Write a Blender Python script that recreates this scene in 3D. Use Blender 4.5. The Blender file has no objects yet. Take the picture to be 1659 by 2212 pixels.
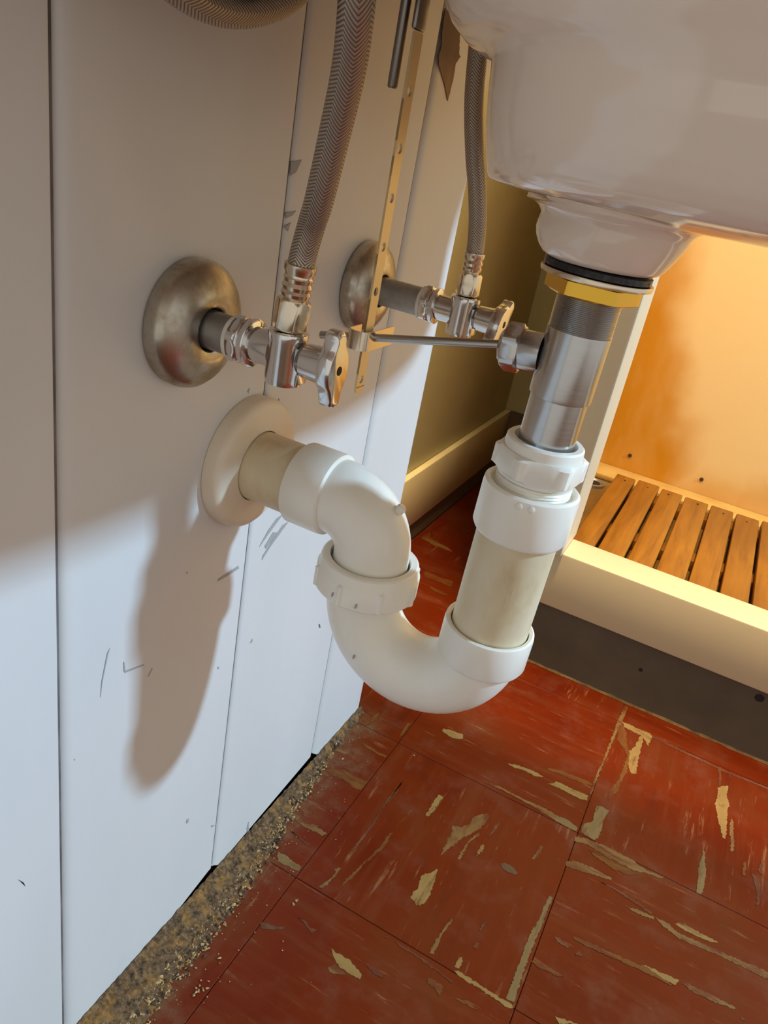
import bpy, bmesh, math, random
from mathutils import Vector, Matrix, noise

random.seed(7)
C = bpy.context.scene.collection
S = bpy.context.scene

# ------------------------------------------------------------------ camera, light, exposure
# room axes: x = out of the panelled wall, y = along it away from the viewer, z = up, metres, floor at z = 0
cam = bpy.data.cameras.new('camera'); cam_o = bpy.data.objects.new('camera', cam); C.objects.link(cam_o)
cam.sensor_width = 36.0; cam.lens = 1661.0 / 2212.0 * 36.0; cam.clip_start = 0.01
RX = Vector((0.87580744, 0.45034111, 0.17364969))
DN = Vector((0.34068863, -0.32194894, -0.88333467))
FW = Vector((-0.34189558, 0.83279155, -0.43539137))
mw = Matrix((RX, -DN, -FW)).transposed().to_4x4(); mw.translation = (0.278, 0.0, 0.66)
cam_o.matrix_world = mw
S.camera = cam_o

world = bpy.data.worlds.new('room_ambience'); S.world = world; world.use_nodes = True
world.node_tree.nodes['Background'].inputs[0].default_value = (1.0, 0.97, 0.90, 1)
world.node_tree.nodes['Background'].inputs[1].default_value = 0.76

def area(name, loc, target, size, power, col, size_y=None):
    l = bpy.data.lights.new(name, 'AREA'); l.energy = power; l.color = col; l.size = size
    if size_y: l.shape = 'RECTANGLE'; l.size_y = size_y
    o = bpy.data.objects.new(name, l); C.objects.link(o); o.location = loc
    o.rotation_euler = (Vector(target) - Vector(loc)).to_track_quat('-Z', 'Y').to_euler()
    return o
# daylight from a small window high on the right, and the warm bulb on the ceiling
area('window_daylight', (2.40, 1.20, 1.88), (0.0, 0.34, 0.20), 0.15, 98.0, (0.46, 0.73, 1.0), 0.15)
area('ceiling_bulb', (0.24, 0.78, 2.25), (0.24, 1.0, 0.0), 0.16, 62.0, (1.0, 0.69, 0.36))

S.view_settings.view_transform = 'Standard'; S.view_settings.look = 'None'
S.view_settings.gamma = 1.0; S.view_settings.use_curve_mapping = False
S.view_settings.exposure = -0.18

# ------------------------------------------------------------------ mesh helpers
ORG = {}
def link(name, verts, faces, mats, parent=None, smooth=True, uvs=None, fmat=None, ang=35):
    org = ORG[parent.name] if parent else Vector((0, 0, 0))
    me = bpy.data.meshes.new(name)
    me.from_pydata([Vector(v) - org for v in verts], [], faces)
    if not isinstance(mats, (list, tuple)): mats = [mats]
    for m in mats: me.materials.append(m)
    if fmat: me.polygons.foreach_set('material_index', fmat)
    if uvs:
        ul = me.uv_layers.new(name='UVMap')
        for p in me.polygons:
            us = [uvs[v] for v in p.vertices]
            wrap = max(u[0] for u in us) - min(u[0] for u in us) > 0.5
            for li, u in zip(p.loop_indices, us):
                ul.data[li].uv = (u[0] + 1 if wrap and u[0] < 0.5 else u[0], u[1])
    bm = bmesh.new(); bm.from_mesh(me)
    bmesh.ops.recalc_face_normals(bm, faces=bm.faces)
    if smooth:
        for f in bm.faces: f.smooth = True
        for e in bm.edges:
            if len(e.link_faces) == 2 and e.calc_face_angle(0) > math.radians(ang): e.smooth = False
    bm.to_mesh(me); bm.free()
    o = bpy.data.objects.new(name, me); C.objects.link(o)
    if parent: o.parent = parent
    ORG[o.name] = org
    return o

def thing(name, label, cat, loc=(0, 0, 0), group=None):
    o = bpy.data.objects.new(name, None); C.objects.link(o); o.location = loc
    o.empty_display_size = 0.02
    o['label'] = label; o['category'] = cat
    if group: o['group'] = group
    ORG[o.name] = Vector(loc)
    return o
def tag(o, label, cat, group=None):
    o['label'] = label; o['category'] = cat
    if group: o['group'] = group
    return o
def structure(o): o['kind'] = 'structure'; return o
def stuff(o): o['kind'] = 'stuff'; return o

def join(*parts):
    V, F, U = [], [], []
    for p in parts:
        n = len(V); V += p[0]; F += [tuple(i + n for i in f) for f in p[1]]
        if len(p) > 2: U += p[2]
    return (V, F, U) if U else (V, F)

def frame(d):
    d = Vector(d).normalized()
    a = Vector((0, 0, 1)) if abs(d.z) < 0.9 else Vector((1, 0, 0))
    u = d.cross(a).normalized(); return d, u, d.cross(u).normalized()

def lathe(o, d, prof, seg=48, ang=None, cap=True, uvscale=None):
    """prof: (t, r) along axis d from o; ang(theta, i): radius multiplier"""
    d, u, v = frame(d); o = Vector(o); V, F, U = [], [], []
    for i, (t, r) in enumerate(prof):
        for k in range(seg):
            th = 2 * math.pi * k / seg
            rr = r * (ang(th, i) if ang else 1)
            V.append(o + d * t + (u * math.cos(th) + v * math.sin(th)) * rr); U.append((k / seg, t))
    for i in range(len(prof) - 1):
        for k in range(seg):
            a, b = i * seg + k, i * seg + (k + 1) % seg
            F.append((a, b, b + seg, a + seg))
    if cap:
        F.append(tuple(range(seg))[::-1]); n = (len(prof) - 1) * seg; F.append(tuple(range(n, n + seg)))
    return (V, F, U) if uvscale else (V, F)

def hexnut(o, d, t0, t1, r, n=6, ch=0.12, rot=0.0):
    """prism nut with chamfered ends, r = corner radius"""
    ri = r * math.cos(math.pi / n)
    def a(th, i):
        q = (th + rot) % (2 * math.pi / n) - math.pi / n
        f = math.cos(math.pi / n) / math.cos(q)
        return min(f, 0.985) if i in (1, 2) else min(f, ri / r + 0.02)
    h = (t1 - t0) * ch
    return lathe(o, d, [(t0, r * .97), (t0 + h, r), (t1 - h, r), (t1, r * .97)], n * 12, a)

def spline(pts, n):
    pts = [Vector(p) for p in pts]; P = [2 * pts[0] - pts[1]] + pts + [2 * pts[-1] - pts[-2]]; out = []
    for i in range(1, len(P) - 2):
        for k in range(n):
            t = k / n; a, b, c, e = P[i - 1], P[i], P[i + 1], P[i + 2]
            out.append(0.5 * ((2 * b) + (c - a) * t + (2 * a - 5 * b + 4 * c - e) * t * t + (3 * b - a - 3 * c + e) * t ** 3))
    out.append(pts[-1]); return out

def tube(path, r, seg=32, cap=True, uv=False, relief=None):
    path = [Vector(p) for p in path]; V, F, U = [], [], []; L = 0.0
    t0 = (path[1] - path[0]).normalized(); _, u, v = frame(t0); pt = t0
    for i, p in enumerate(path):
        t = (path[min(i + 1, len(path) - 1)] - path[max(i - 1, 0)]).normalized()
        q = pt.rotation_difference(t); u = q @ u; u = (u - t * u.dot(t)).normalized(); v = t.cross(u); pt = t
        if i: L += (p - path[i - 1]).length
        rr = r[i] if isinstance(r, (list, tuple)) else r
        for k in range(seg):
            th = 2 * math.pi * k / seg
            h = relief(k / seg, L) if relief else 0.0
            V.append(p + (u * math.cos(th) + v * math.sin(th)) * (rr + h)); U.append((k / seg, L))
    for i in range(len(path) - 1):
        for k in range(seg):
            a, b = i * seg + k, i * seg + (k + 1) % seg
            F.append((a, b, b + seg, a + seg))
    if cap:
        F.append(tuple(range(seg))[::-1]); n = (len(path) - 1) * seg; F.append(tuple(range(n, n + seg)))
    return (V, F, U) if uv else (V, F)

def bevbox(x0, x1, y0, y1, z0, z1, b=0.0, seg=2):
    bm = bmesh.new(); bmesh.ops.create_cube(bm, size=1)
    bmesh.ops.scale(bm, vec=(x1 - x0, y1 - y0, z1 - z0), verts=bm.verts)
    bmesh.ops.translate(bm, vec=((x0 + x1) / 2, (y0 + y1) / 2, (z0 + z1) / 2), verts=bm.verts)
    if b: bmesh.ops.bevel(bm, geom=list(bm.edges), offset=b, segments=seg, affect='EDGES', profile=0.5)
    V = [v.co.copy() for v in bm.verts]; bm.verts.index_update()
    F = [tuple(v.index for v in f.verts) for f in bm.faces]; bm.free(); return V, F

def extrude_poly(poly, d):
    """poly: list of 3-D points, d: extrusion vector"""
    n = len(poly); d = Vector(d); V = [Vector(p) for p in poly] + [Vector(p) + d for p in poly]
    return V, [tuple(range(n))[::-1], tuple(range(n, 2 * n))] + [(i, (i + 1) % n, n + (i + 1) % n, n + i) for i in range(n)]

def jagged(pts, step, amp):
    out = []
    for i, a in enumerate(pts):
        a = Vector((*a, 0)); b = Vector((*pts[(i + 1) % len(pts)], 0)); n = max(1, int((b - a).length / step))
        w = (b - a).normalized() if (b - a).length > 0 else Vector((1, 0, 0)); pn = Vector((-w.y, w.x, 0))
        for k in range(n): out.append(a + (b - a) * (k / n) + pn * (random.uniform(-amp, amp) if k else 0))
    return [(p.x, p.y) for p in out]

# ------------------------------------------------------------------ materials
class Mat:
    def __init__(s, name, col=(.8, .8, .8), rough=.5, metal=0.0, spec=.5, coat=0.0, sss=0.0):
        s.m = bpy.data.materials.new(name); s.m.use_nodes = True; s.t = s.m.node_tree; s.n = s.t.nodes
        s.b = s.n['Principled BSDF']; s.set('Base Color', (*col, 1)); s.set('Roughness', rough); s.set('Metallic', metal)
        s.set('Specular IOR Level', spec); s.set('Coat Weight', coat)
        if sss: s.set('Subsurface Weight', sss); s.set('Subsurface Radius', (.006, .005, .004)); s.set('Subsurface Scale', 1.0)
        s.co = s.n.new('ShaderNodeTexCoord')
    def set(s, k, v): s.b.inputs[k].default_value = v
    def L(s, a, b): s.t.links.new(a, b)
    def pos(s, scale=(1, 1, 1), src='Object', rot=(0, 0, 0)):
        mp = s.n.new('ShaderNodeMapping'); mp.inputs['Scale'].default_value = scale; mp.inputs['Rotation'].default_value = rot
        s.L(s.co.outputs[src], mp.inputs[0]); return mp.outputs[0]
    def noise(s, scale, vec=None, detail=4, rough=.55, dist=0.0):
        n = s.n.new('ShaderNodeTexNoise'); n.inputs['Scale'].default_value = scale; n.inputs['Detail'].default_value = detail
        n.inputs['Roughness'].default_value = rough; n.inputs['Distortion'].default_value = dist
        s.L(vec if vec is not None else s.co.outputs['Object'], n.inputs['Vector']); return n.outputs['Fac']
    def ramp(s, f, stops, inter='LINEAR'):
        r = s.n.new('ShaderNodeValToRGB'); e = r.color_ramp.elements; r.color_ramp.interpolation = inter
        while len(e) < len(stops): e.new(0.5)
        for x, (p, c) in zip(e, stops):
            x.position = p; x.color = (*c, 1) if isinstance(c, tuple) else (c, c, c, 1)
        s.L(f, r.inputs[0]); return r.outputs[0]
    def mix(s, f, a, b):
        m = s.n.new('ShaderNodeMix'); m.data_type = 'RGBA'
        for inp, v in ((m.inputs[0], f), (m.inputs[6], a), (m.inputs[7], b)):
            if hasattr(v, 'is_linked') or hasattr(v, 'links'): s.L(v, inp)
            elif isinstance(v, tuple): inp.default_value = (*v, 1)
            else: inp.default_value = v
        return m.outputs[2]
    def math(s, op, a, b=None, c=None):
        m = s.n.new('ShaderNodeMath'); m.operation = op
        for i, v in enumerate((a, b, c)):
            if v is None: continue
            if isinstance(v, (int, float)): m.inputs[i].default_value = v
            else: s.L(v, m.inputs[i])
        return m.outputs[0]
    def sep(s, src='Object'):
        x = s.n.new('ShaderNodeSeparateXYZ'); s.L(s.co.outputs[src], x.inputs[0]); return x.outputs
    def smooth(s, v, a, b):
        r = s.n.new('ShaderNodeMapRange'); r.interpolation_type = 'SMOOTHSTEP'
        r.inputs['From Min'].default_value = a; r.inputs['From Max'].default_value = b; s.L(v, r.inputs[0]); return r.outputs[0]
    def col(s, c): s.L(c, s.b.inputs['Base Color']); return s
    def rough(s, c): s.L(c, s.b.inputs['Roughness']); return s
    def bump(s, h, strength=.2, dist=.001):
        b = s.n.new('ShaderNodeBump'); b.inputs['Strength'].default_value = strength; b.inputs['Distance'].default_value = dist
        s.L(h, b.inputs['Height']); s.L(b.outputs[0], s.b.inputs['Normal']); return s

def speckled(name, a, b, scale, rough, metal=0.0, bump=.1, stretch=(1, 1, 1), **k):
    m = Mat(name, a, rough, metal, **k); f = m.noise(scale, m.pos(stretch))
    m.col(m.ramp(f, [(.3, a), (.7, b)]))
    if bump: m.bump(m.noise(scale * 3, m.pos(stretch)), bump, .0006)
    return m.m

m = Mat('white_painted_wood', (.74, .74, .72), .38)
f = m.noise(9, m.pos((1, 1, .35))); d = m.noise(140, m.pos((1, 1, .3)))
g = m.ramp(m.noise(38, m.pos((1, 1, .5)), 6, .7), [(.66, 0.0), (.78, 1.0)])
m.col(m.mix(m.math('MULTIPLY', g, .10), m.ramp(f, [(.3, (.67, .665, .645)), (.7, (.72, .71, .69))]), (.36, .33, .29))); m.bump(d, .10, .0006)
PAINT = m.m
CEIL = Mat('ceiling_paint', (.6, .57, .52), .7).m
JOINT_DARK = speckled('joint_dark', (.09, .08, .075), (.22, .20, .19), 30, .8)
BACKING = Mat('dark_wall_backing', (.05, .04, .035), .8).m
m = Mat('white_porcelain', (.90, .78, .66), .10, coat=.3); PORCELAIN = m.m
PVC = speckled('white_plastic', (.92, .89, .81), (.89, .85, .74), 40, .28, bump=.03, sss=.15)
m = Mat('aged_cream_plastic', (.68, .63, .47), .42, sss=.1)
f = m.noise(30, m.pos((1, 1, .5)), 5, .65); st = m.ramp(m.noise(120, m.pos((1, 1, .12)), 5, .6), [(.68, 0.0), (.74, 1.0)])
m.col(m.mix(m.math('MULTIPLY', st, .35), m.ramp(f, [(.3, (.76, .67, .49)), (.55, (.69, .58, .38)), (.75, (.55, .41, .22))]), (.20, .17, .10))); AGED = m.m
m = Mat('yellowed_flange_plastic', (.76, .70, .56), .4, sss=.1); m.col(m.ramp(m.noise(25), [(.3, (.80, .71, .58)), (.7, (.75, .64, .48))])); FLANGE = m.m
m = Mat('chrome', (.72, .71, .70), .10, 1.0); m.rough(m.ramp(m.noise(90), [(.3, .08), (.8, .22)])); CHROME = m.m
m = Mat('dull_grey_pipe_metal', (.40, .40, .38), .42, .85)
m.col(m.ramp(m.noise(60), [(.3, (.30, .30, .285)), (.7, (.44, .44, .42))])); GALV = m.m
m = Mat('brushed_steel', (.52, .51, .50), .22, 1.0)
m.rough(m.ramp(m.noise(30, m.pos((1, 1, 40))), [(.3, .19), (.7, .25)])); STEEL = m.m
m = Mat('brass_nut_metal', (.78, .46, .06), .28, 1.0); BRASS = m.m
m = Mat('champagne_metal', (.74, .64, .50), .22, 1.0); CHAMP = m.m
m = Mat('tarnished_nickel', (.50, .46, .40), .28, 1.0)
f = m.noise(45, None, 6, .65)
m.col(m.ramp(f, [(.35, (.56, .53, .48)), (.55, (.44, .39, .31)), (.72, (.27, .20, .11))])); m.rough(m.ramp(f, [(.35, .22), (.7, .5)])); m.bump(m.noise(150), .08, .0005); TARNISH = m.m
m = Mat('warm_tinted_strap', (.80, .64, .36), .42, .55); STRAP = m.m  # golden tone of the warm lamp put into the strap's base colour
m = Mat('dark_rod_metal', (.28, .26, .24), .30, 1.0); DARKROD = m.m
m = Mat('grey_rod_metal', (.50, .47, .43), .30, 1.0); ROD = m.m
m = Mat('rubber', (.012, .012, .014), .35); m.rough(m.ramp(m.noise(300), [(.4, .25), (.7, .7)])); RUBBER = m.m
m = Mat('thread_tape', (.78, .74, .66), .6); TAPE = m.m
m = Mat('dark_cavity', (.01, .01, .01), .7); CAVITY = m.m
def braid(name, a, b, rough):
    m = Mat(name, a, rough, .75); x = m.sep('UV')
    # herringbone weave: chevrons that swap direction around the hose
    tri = m.math('PINGPONG', m.math('MULTIPLY', x[0], 8.0), 1.0)
    w = m.math('SINE', m.math('MULTIPLY', m.math('ADD', m.math('MULTIPLY', x[1], 520.0), m.math('MULTIPLY', tri, 2.6)), 6.2832))
    h = m.math('MULTIPLY_ADD', w, .5, .5)
    m.col(m.ramp(h, [(.1, b), (.6, a)])); m.bump(h, .45, .0005); return m.m
BRAID = braid('braided_steel', (.52, .45, .37), (.20, .16, .125), .38)
BRAID_DARK = braid('dark_braid', (.07, .065, .05), (.01, .01, .01), .5)
BEIGE = speckled('beige_wall_paint', (.55, .52, .29), (.51, .48, .26), 14, .55, bump=.04)
CREAMTRIM = speckled('cream_trim_paint', (.86, .80, .50), (.83, .76, .46), 20, .5, bump=.04)
DARKBASE = speckled('dark_base_strip', (.13, .10, .06), (.17, .13, .08), 60, .7)
m = Mat('shower_post_paint', (.68, .58, .40), .5); POST = m.m
m = Mat('curb_paint', (.64, .53, .33), .45); m.bump(m.noise(80), .05, .0006); CURB = m.m
m = Mat('grey_kickboard', (.085, .075, .065), .65)
f = m.noise(12, None, 6, .6); m.col(m.ramp(f, [(.3, (.085, .068, .042)), (.6, (.115, .092, .058)), (.8, (.15, .12, .078))])); KICK = m.m
m = Mat('shower_wall_paint', (.80, .62, .36), .5)
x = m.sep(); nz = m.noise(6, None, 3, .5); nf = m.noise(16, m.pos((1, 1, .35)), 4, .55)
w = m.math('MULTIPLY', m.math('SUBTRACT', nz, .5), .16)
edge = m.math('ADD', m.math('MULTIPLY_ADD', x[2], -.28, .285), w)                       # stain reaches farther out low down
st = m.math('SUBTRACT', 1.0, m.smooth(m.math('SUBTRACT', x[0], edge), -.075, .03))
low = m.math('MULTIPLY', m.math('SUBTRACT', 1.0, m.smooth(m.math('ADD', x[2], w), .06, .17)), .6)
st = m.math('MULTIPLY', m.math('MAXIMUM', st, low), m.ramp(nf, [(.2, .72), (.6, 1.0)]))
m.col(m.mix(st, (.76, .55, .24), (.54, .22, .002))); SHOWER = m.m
m = Mat('shower_pan_paint', (.52, .32, .10), .6); m.col(m.ramp(m.noise(14, None, 5), [(.3, (.22, .125, .030)), (.7, (.12, .065, .014))])); PAN = m.m
LEDGE = speckled('shower_ledge_paint', (.60, .38, .10), (.50, .29, .06), 16, .55)
m = Mat('orange_stained_wood', (.50, .22, .035), .45)
f = m.noise(60, m.pos((1, .07, 1)), 6, .65, .6); f2 = m.noise(9, m.pos((1, .5, 1)), 3)
m.col(m.mix(m.ramp(f2, [(.35, 0.0), (.75, .8)]), m.ramp(f, [(.3, (.17, .058, .002)), (.5, (.29, .108, .005)), (.72, (.36, .145, .009))]), (.17, .058, .002))); m.bump(f, .12, .001); SLAT = m.m
m = Mat('chipped_bare_wood', (.36, .14, .03), .6); f = m.noise(70, m.pos((1, 1, .3)), 4)
x = m.sep(); zz = m.smooth(x[2], .700, .726)
m.col(m.mix(zz, m.ramp(f, [(.3, (.32, .17, .075)), (.7, (.20, .075, .02))]), m.ramp(f, [(.3, (.13, .038, .005)), (.7, (.07, .018, .003))]))); BAREWOOD = m.m

def tilemat(name, stretch):
    m = Mat(name, (.12, .015, .004), .36, spec=.15)
    big = m.noise(7, None, 5, .6); st = m.noise(48, m.pos(stretch), 6, .65); fine = m.noise(120, m.pos(stretch), 6, .7); cl = m.noise(18, None, 6, .65)
    c = m.ramp(big, [(.3, (.110, .0095, .0015)), (.5, (.138, .0155, .0015)), (.72, (.130, .025, .004))])
    c = m.mix(m.ramp(st, [(.50, 0.0), (.66, .42)]), c, (.150, .038, .012))
    c = m.mix(m.ramp(st, [(.28, .5), (.42, 0.0)]), c, (.070, .012, .004))
    c = m.mix(m.ramp(cl, [(.52, 0.0), (.72, .48)]), c, (.165, .060, .034))
    c = m.mix(m.ramp(fine, [(.60, 0.0), (.68, .5)]), c, (.30, .150, .065))
    x = m.sep(); d = m.math('SUBTRACT', 1.0, m.smooth(m.math('MULTIPLY_ADD', m.math('SUBTRACT', cl, .5), -.14, x[0]), .004, .062))
    d = m.math('MULTIPLY', d, m.math('SUBTRACT', 1.0, m.smooth(x[1], .69, .76)))
    d = m.math('MULTIPLY', d, m.ramp(m.noise(110, None, 5, .7), [(.38, .25), (.62, .95)]))         # dust trodden in along the wall
    c = m.mix(d, c, (.165, .095, .045))
    m.col(c); m.rough(m.ramp(big, [(.3, .30), (.7, .48)])); m.bump(st, .10, .0008); return m.m
TILE_X = tilemat('red_tile_streaked_across', (.10, 1, 1))
TILE_Y = tilemat('red_tile_streaked_along', (1, .10, 1))
m = Mat('old_subfloor', (.20, .13, .07), .85); f = m.noise(220, None, 6, .7)
m.col(m.ramp(f, [(.3, (.05, .022, .010)), (.5, (.11, .05, .022)), (.7, (.22, .12, .05))])); m.bump(f, .5, .002); SUBFLOOR = m.m
m = Mat('gritty_dirt', (.20, .12, .05), .92); f = m.noise(210, None, 6, .75); f2 = m.noise(60, None, 4, .6)
c = m.ramp(f, [(.36, (.022, .013, .007)), (.46, (.115, .066, .030)), (.57, (.23, .135, .060)), (.70, (.40, .25, .11))])
m.col(m.mix(m.ramp(f2, [(.50, 0.0), (.62, .85)]), c, m.ramp(f, [(.35, (.20, .09, .022)), (.6, (.42, .225, .06))])))
m.bump(f, .8, .004); DIRT = m.m
def wear(name, col, col2, k=.66, st=(1, 1, 1), thr=.50):
    thr -= .03; col = (col[0] * 1.12, col[1] * .93, col[2] * .66); col2 = (col2[0] * 1.12, col2[1] * .93, col2[2] * .66)
    m = Mat(name, col, .55, spec=.3); f = m.noise(130, m.pos(st), 5, .65); g = m.noise(85, m.pos(st), 6, .72)
    c = m.ramp(f, [(.35, tuple(v * k for v in col)), (.7, tuple(v * k for v in col2))])
    m.col(m.mix(m.ramp(g, [(thr, 0.0), (thr + .13, .92)]), c, (.115, .022, .005))); return m.m
WCOL = {'cream': ((.60, .44, .19), (.48, .33, .12), .56), 'tan': ((.44, .29, .12), (.33, .18, .065), .50), 'beige': ((.43, .33, .17), (.34, .24, .11), .54),
        'ochre': ((.36, .16, .025), (.25, .085, .014), .50), 'pink': ((.36, .17, .10), (.24, .07, .035), .44), 'grey': ((.26, .17, .11), (.20, .10, .06), .46), 'sand': ((.50, .32, .13), (.30, .18, .075), .50)}
WEAR = {}
for k, (a, q, t) in WCOL.items():
    WEAR[k + 'x'] = wear('worn_' + k + '_across', a, q, .44, (.22, 1, 1), t); WEAR[k + 'y'] = wear('worn_' + k + '_along', a, q, .44, (1, .22, 1), t)
CRUMB = speckled('wood_crumb', (.55, .38, .19), (.42, .27, .11), 300, .8)
GRAVEL = speckled('dark_gravel', (.045, .030, .020), (.10, .065, .035), 200, .9)
RUSTY = speckled('rusty_crumb', (.32, .17, .05), (.22, .10, .025), 200, .9)
SCUFF = Mat('pencil_grey', (.38, .37, .36), .7).m
CAULK = speckled('dirty_caulk', (.20, .12, .045), (.07, .032, .012), 70, .85)
IRON = Mat('nail_iron', (.08, .05, .03), .5, .6).m

# ------------------------------------------------------------------ setting: walls, floor, shower recess
floor = structure(link('floor', *bevbox(-.35, 2.2, -.9, 2.1, -.06, -.0035), SUBFLOOR, smooth=False))
wall = structure(link('wall_left', *bevbox(-.12, -.0135, -.9, .604, 0, 2.3), BACKING, smooth=False))

def board(name, parent, y0, y1, bottom, xb, rl, rr, mat, top=2.28):
    """vertical board, front face at x = 0, rounded left/right edges, bottom: [(y, z)]"""
    sec = [(xb, y0)]
    for k in range(8): a = math.pi / 2 * k / 7; sec.append((-rl * .8 + rl * .8 * math.sin(a), y0 + rl * (1 - math.cos(a))))
    for k in range(1, 30): sec.append((0, y0 + rl + (y1 - y0 - rl - rr) * k / 30))
    for k in range(8): a = math.pi / 2 * k / 7; sec.append((-rr * .8 + rr * .8 * math.cos(a), y1 - rr * (1 - math.sin(a))))
    sec.append((xb, y1))
    def zb(y):
        for (a, za), (b, zz) in zip(bottom, bottom[1:]):
            if a <= y <= b: return za + (zz - za) * (y - a) / max(b - a, 1e-6)
        return bottom[0][1] if y < bottom[0][0] else bottom[-1][1]
    n = len(sec)
    V = [(x, y, max(zb(y), .0004)) for x, y in sec] + [(x, y, top) for x, y in sec]
    F = [(i, (i + 1) % n, n + (i + 1) % n, n + i) for i in range(n)] + [tuple(range(n))[::-1], tuple(range(n, 2 * n))]
    return link(name, V, F, mat, parent, ang=50)
E0 = [(-1, .001), (1, .001)]
for y0 in (-.6305, -.4545, -.2785, -.1025): board('plank', wall, y0 + .0007, y0 + .1752, E0, -.0130, .008, .0010, PAINT)
board('plank', wall, .0743, .2488, E0, -.0130, .006, .0012, PAINT)
board('plank', wall, .2503, .4249, [(.24, .0005), (.404, .0005), (.4135, .0012), (.4150, .0150), (.43, .0165)], -.0130, .009, .0010, PAINT)
board('plank', wall, .4263, .6029, [(.42, .0150), (.4300, .0140), (.4437, .0010), (.458, .002), (.53, .0022), (.590, .002), (.5925, .017), (.61, .018)], -.0130, .006, .0012, PAINT)
trim = structure(board('trim_1', None, .6042, .7268, [(.60, .019), (.607, .0185), (.622, .005), (.632, .0018), (.68, .0006), (.72, .006), (.73, .0085)], -.158, .014, .010, PAINT))
# a drip of bare, torn wood on the end board
sp = [(.6040, .7480), (.6360, .7440), (.6450, .7252), (.6490, .7237), (.6420, .7182), (.6430, .7058), (.6402, .6915), (.6320, .6990), (.6230, .7051), (.6110, .7125), (.6075, .7179), (.6095, .7257), (.6065, .7319)]
link('torn_patch', *extrude_poly([(.0003, y, z) for y, z in jagged(sp, .002, .0005)], (.0006, 0, 0)), BAREWOOD, trim, smooth=False)['label'] = 'brown torn patch of bare wood ending in a point'
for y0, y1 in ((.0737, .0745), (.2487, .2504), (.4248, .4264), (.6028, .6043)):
    link('joint', *bevbox(-.0134, -.0007, y0, y1, .02, 2.27), JOINT_DARK, wall, smooth=False)  # dark strips filling the seams between planks
SCUFFS = [
[(0.3917,0.3534),(0.4026,0.3527),(0.4171,0.3530),(0.4161,0.3559),(0.4022,0.3557),(0.3925,0.3554)],
[(0.4479,0.3468),(0.4584,0.3551),(0.4813,0.3690),(0.4720,0.3687),(0.4606,0.3605),(0.4485,0.3508)],
[(0.4417,0.3612),(0.4584,0.3719),(0.4670,0.3769),(0.4710,0.3796),(0.4621,0.3787),(0.4520,0.3723),(0.4447,0.3649)],
[(0.4520,0.3557),(0.4662,0.3646),(0.4592,0.3674),(0.4495,0.3588)],
[(0.2807,0.3203),(0.2824,0.3327),(0.2865,0.3508),(0.2880,0.3542),(0.2858,0.3520),(0.2817,0.3332)],
[(0.2998,0.3364),(0.3006,0.3356),(0.3017,0.3283),(0.3181,0.3234),(0.3191,0.3220),(0.3017,0.3267),(0.3004,0.3286)],
[(0.3228,0.3100),(0.3265,0.3148),(0.3274,0.3142),(0.3241,0.3100)],
[(0.3802,0.1221),(0.3826,0.1209),(0.3819,0.1161),(0.3793,0.1185)],
[(0.4168,0.0806),(0.4242,0.0743),(0.4186,0.0766)],
[(0.4809,0.0159),(0.4827,0.0242),(0.4862,0.0076),(0.4831,0.0072)],
[(0.4451,0.2675),(0.4478,0.2707),(0.4489,0.2676)],
[(0.4029,0.2694),(0.4049,0.2672),(0.4032,0.2664)],
[(0.4262,0.6350),(0.4376,0.6369),(0.4330,0.6296),(0.4269,0.6273)],
[(0.4264,0.6060),(0.4381,0.6074),(0.4344,0.6046),(0.4276,0.6027)],
[(0.4271,0.5978),(0.4333,0.6005),(0.4313,0.5950)],
[(0.4052,0.4949),(0.4074,0.4967),(0.4065,0.4931)],
[(0.4433,0.4787),(0.4444,0.4819),(0.4459,0.4774)],
[(0.2215,0.2101),(0.2200,0.2160),(0.2168,0.2214),(0.2206,0.2141)],
[(0.2599,0.2855),(0.2606,0.2850),(0.2606,0.2838)],
[(0.3553,0.3775),(0.3572,0.3774),(0.3564,0.3759)]]
V, F = join(*[extrude_poly([(.0001, y, z) for y, z in p], (.0003, 0, 0)) for p in SCUFFS])
stuff(link('scuff_marks', V, F, SCUFF, wall, smooth=False))

structure(link('wall_alcove', *bevbox(-.22, -.16, .70, 1.72, 0, 2.3), BEIGE, smooth=False))
structure(link('wall_back', *bevbox(-.16, .034, 1.665, 1.72, 0, 2.3), BEIGE, smooth=False))
bb = structure(link('baseboard_alcove', *bevbox(-.1595, -.146, .73, 1.664, .041, .152, .003), CREAMTRIM))
link('base_strip', *bevbox(-.1595, -.150, .73, 1.664, .0, .041), DARKBASE, bb, smooth=False)
link('base_strip', *bevbox(-.145, .033, 1.655, 1.6648, .0, .152), DARKBASE, bb, smooth=False)

structure(link('ceiling', *bevbox(-.3, 2.7, -1.3, 2.1, 2.40, 2.45), CEIL, smooth=False))

# ---- shower recess
structure(link('wall_shower', *bevbox(.035, 1.6, 1.780, 1.82, 0, 2.3), SHOWER, smooth=False))
structure(link('wall_shower_side', *bevbox(.035, .050, 1.050, 1.7795, 0, 2.3), SHOWER, smooth=False))
structure(link('trim_2', *bevbox(.092, .1515, .962, 1.049, .1905, 2.3, .003), POST))
sh = thing('shower_base', 'cream painted shower curb over a dark grey kickboard, beyond the sink trap', 'shower', (.5, 1.3, 0))
link('curb', *bevbox(.060, 1.6, .975, 1.0365, .105, .190, .0025), CURB, sh)
link('kickboard', *bevbox(.062, 1.6, .984, 1.036, .0006, .1048), KICK, sh, smooth=False)
link('pan', *bevbox(.0505, 1.6, 1.037, 1.7795, .0, .050), PAN, sh, smooth=False)
link('back_ledge', *bevbox(.0505, 1.6, 1.700, 1.7795, .0502, .0640, .004), LEDGE, sh)
n = 90; V = []; F = []
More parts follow.
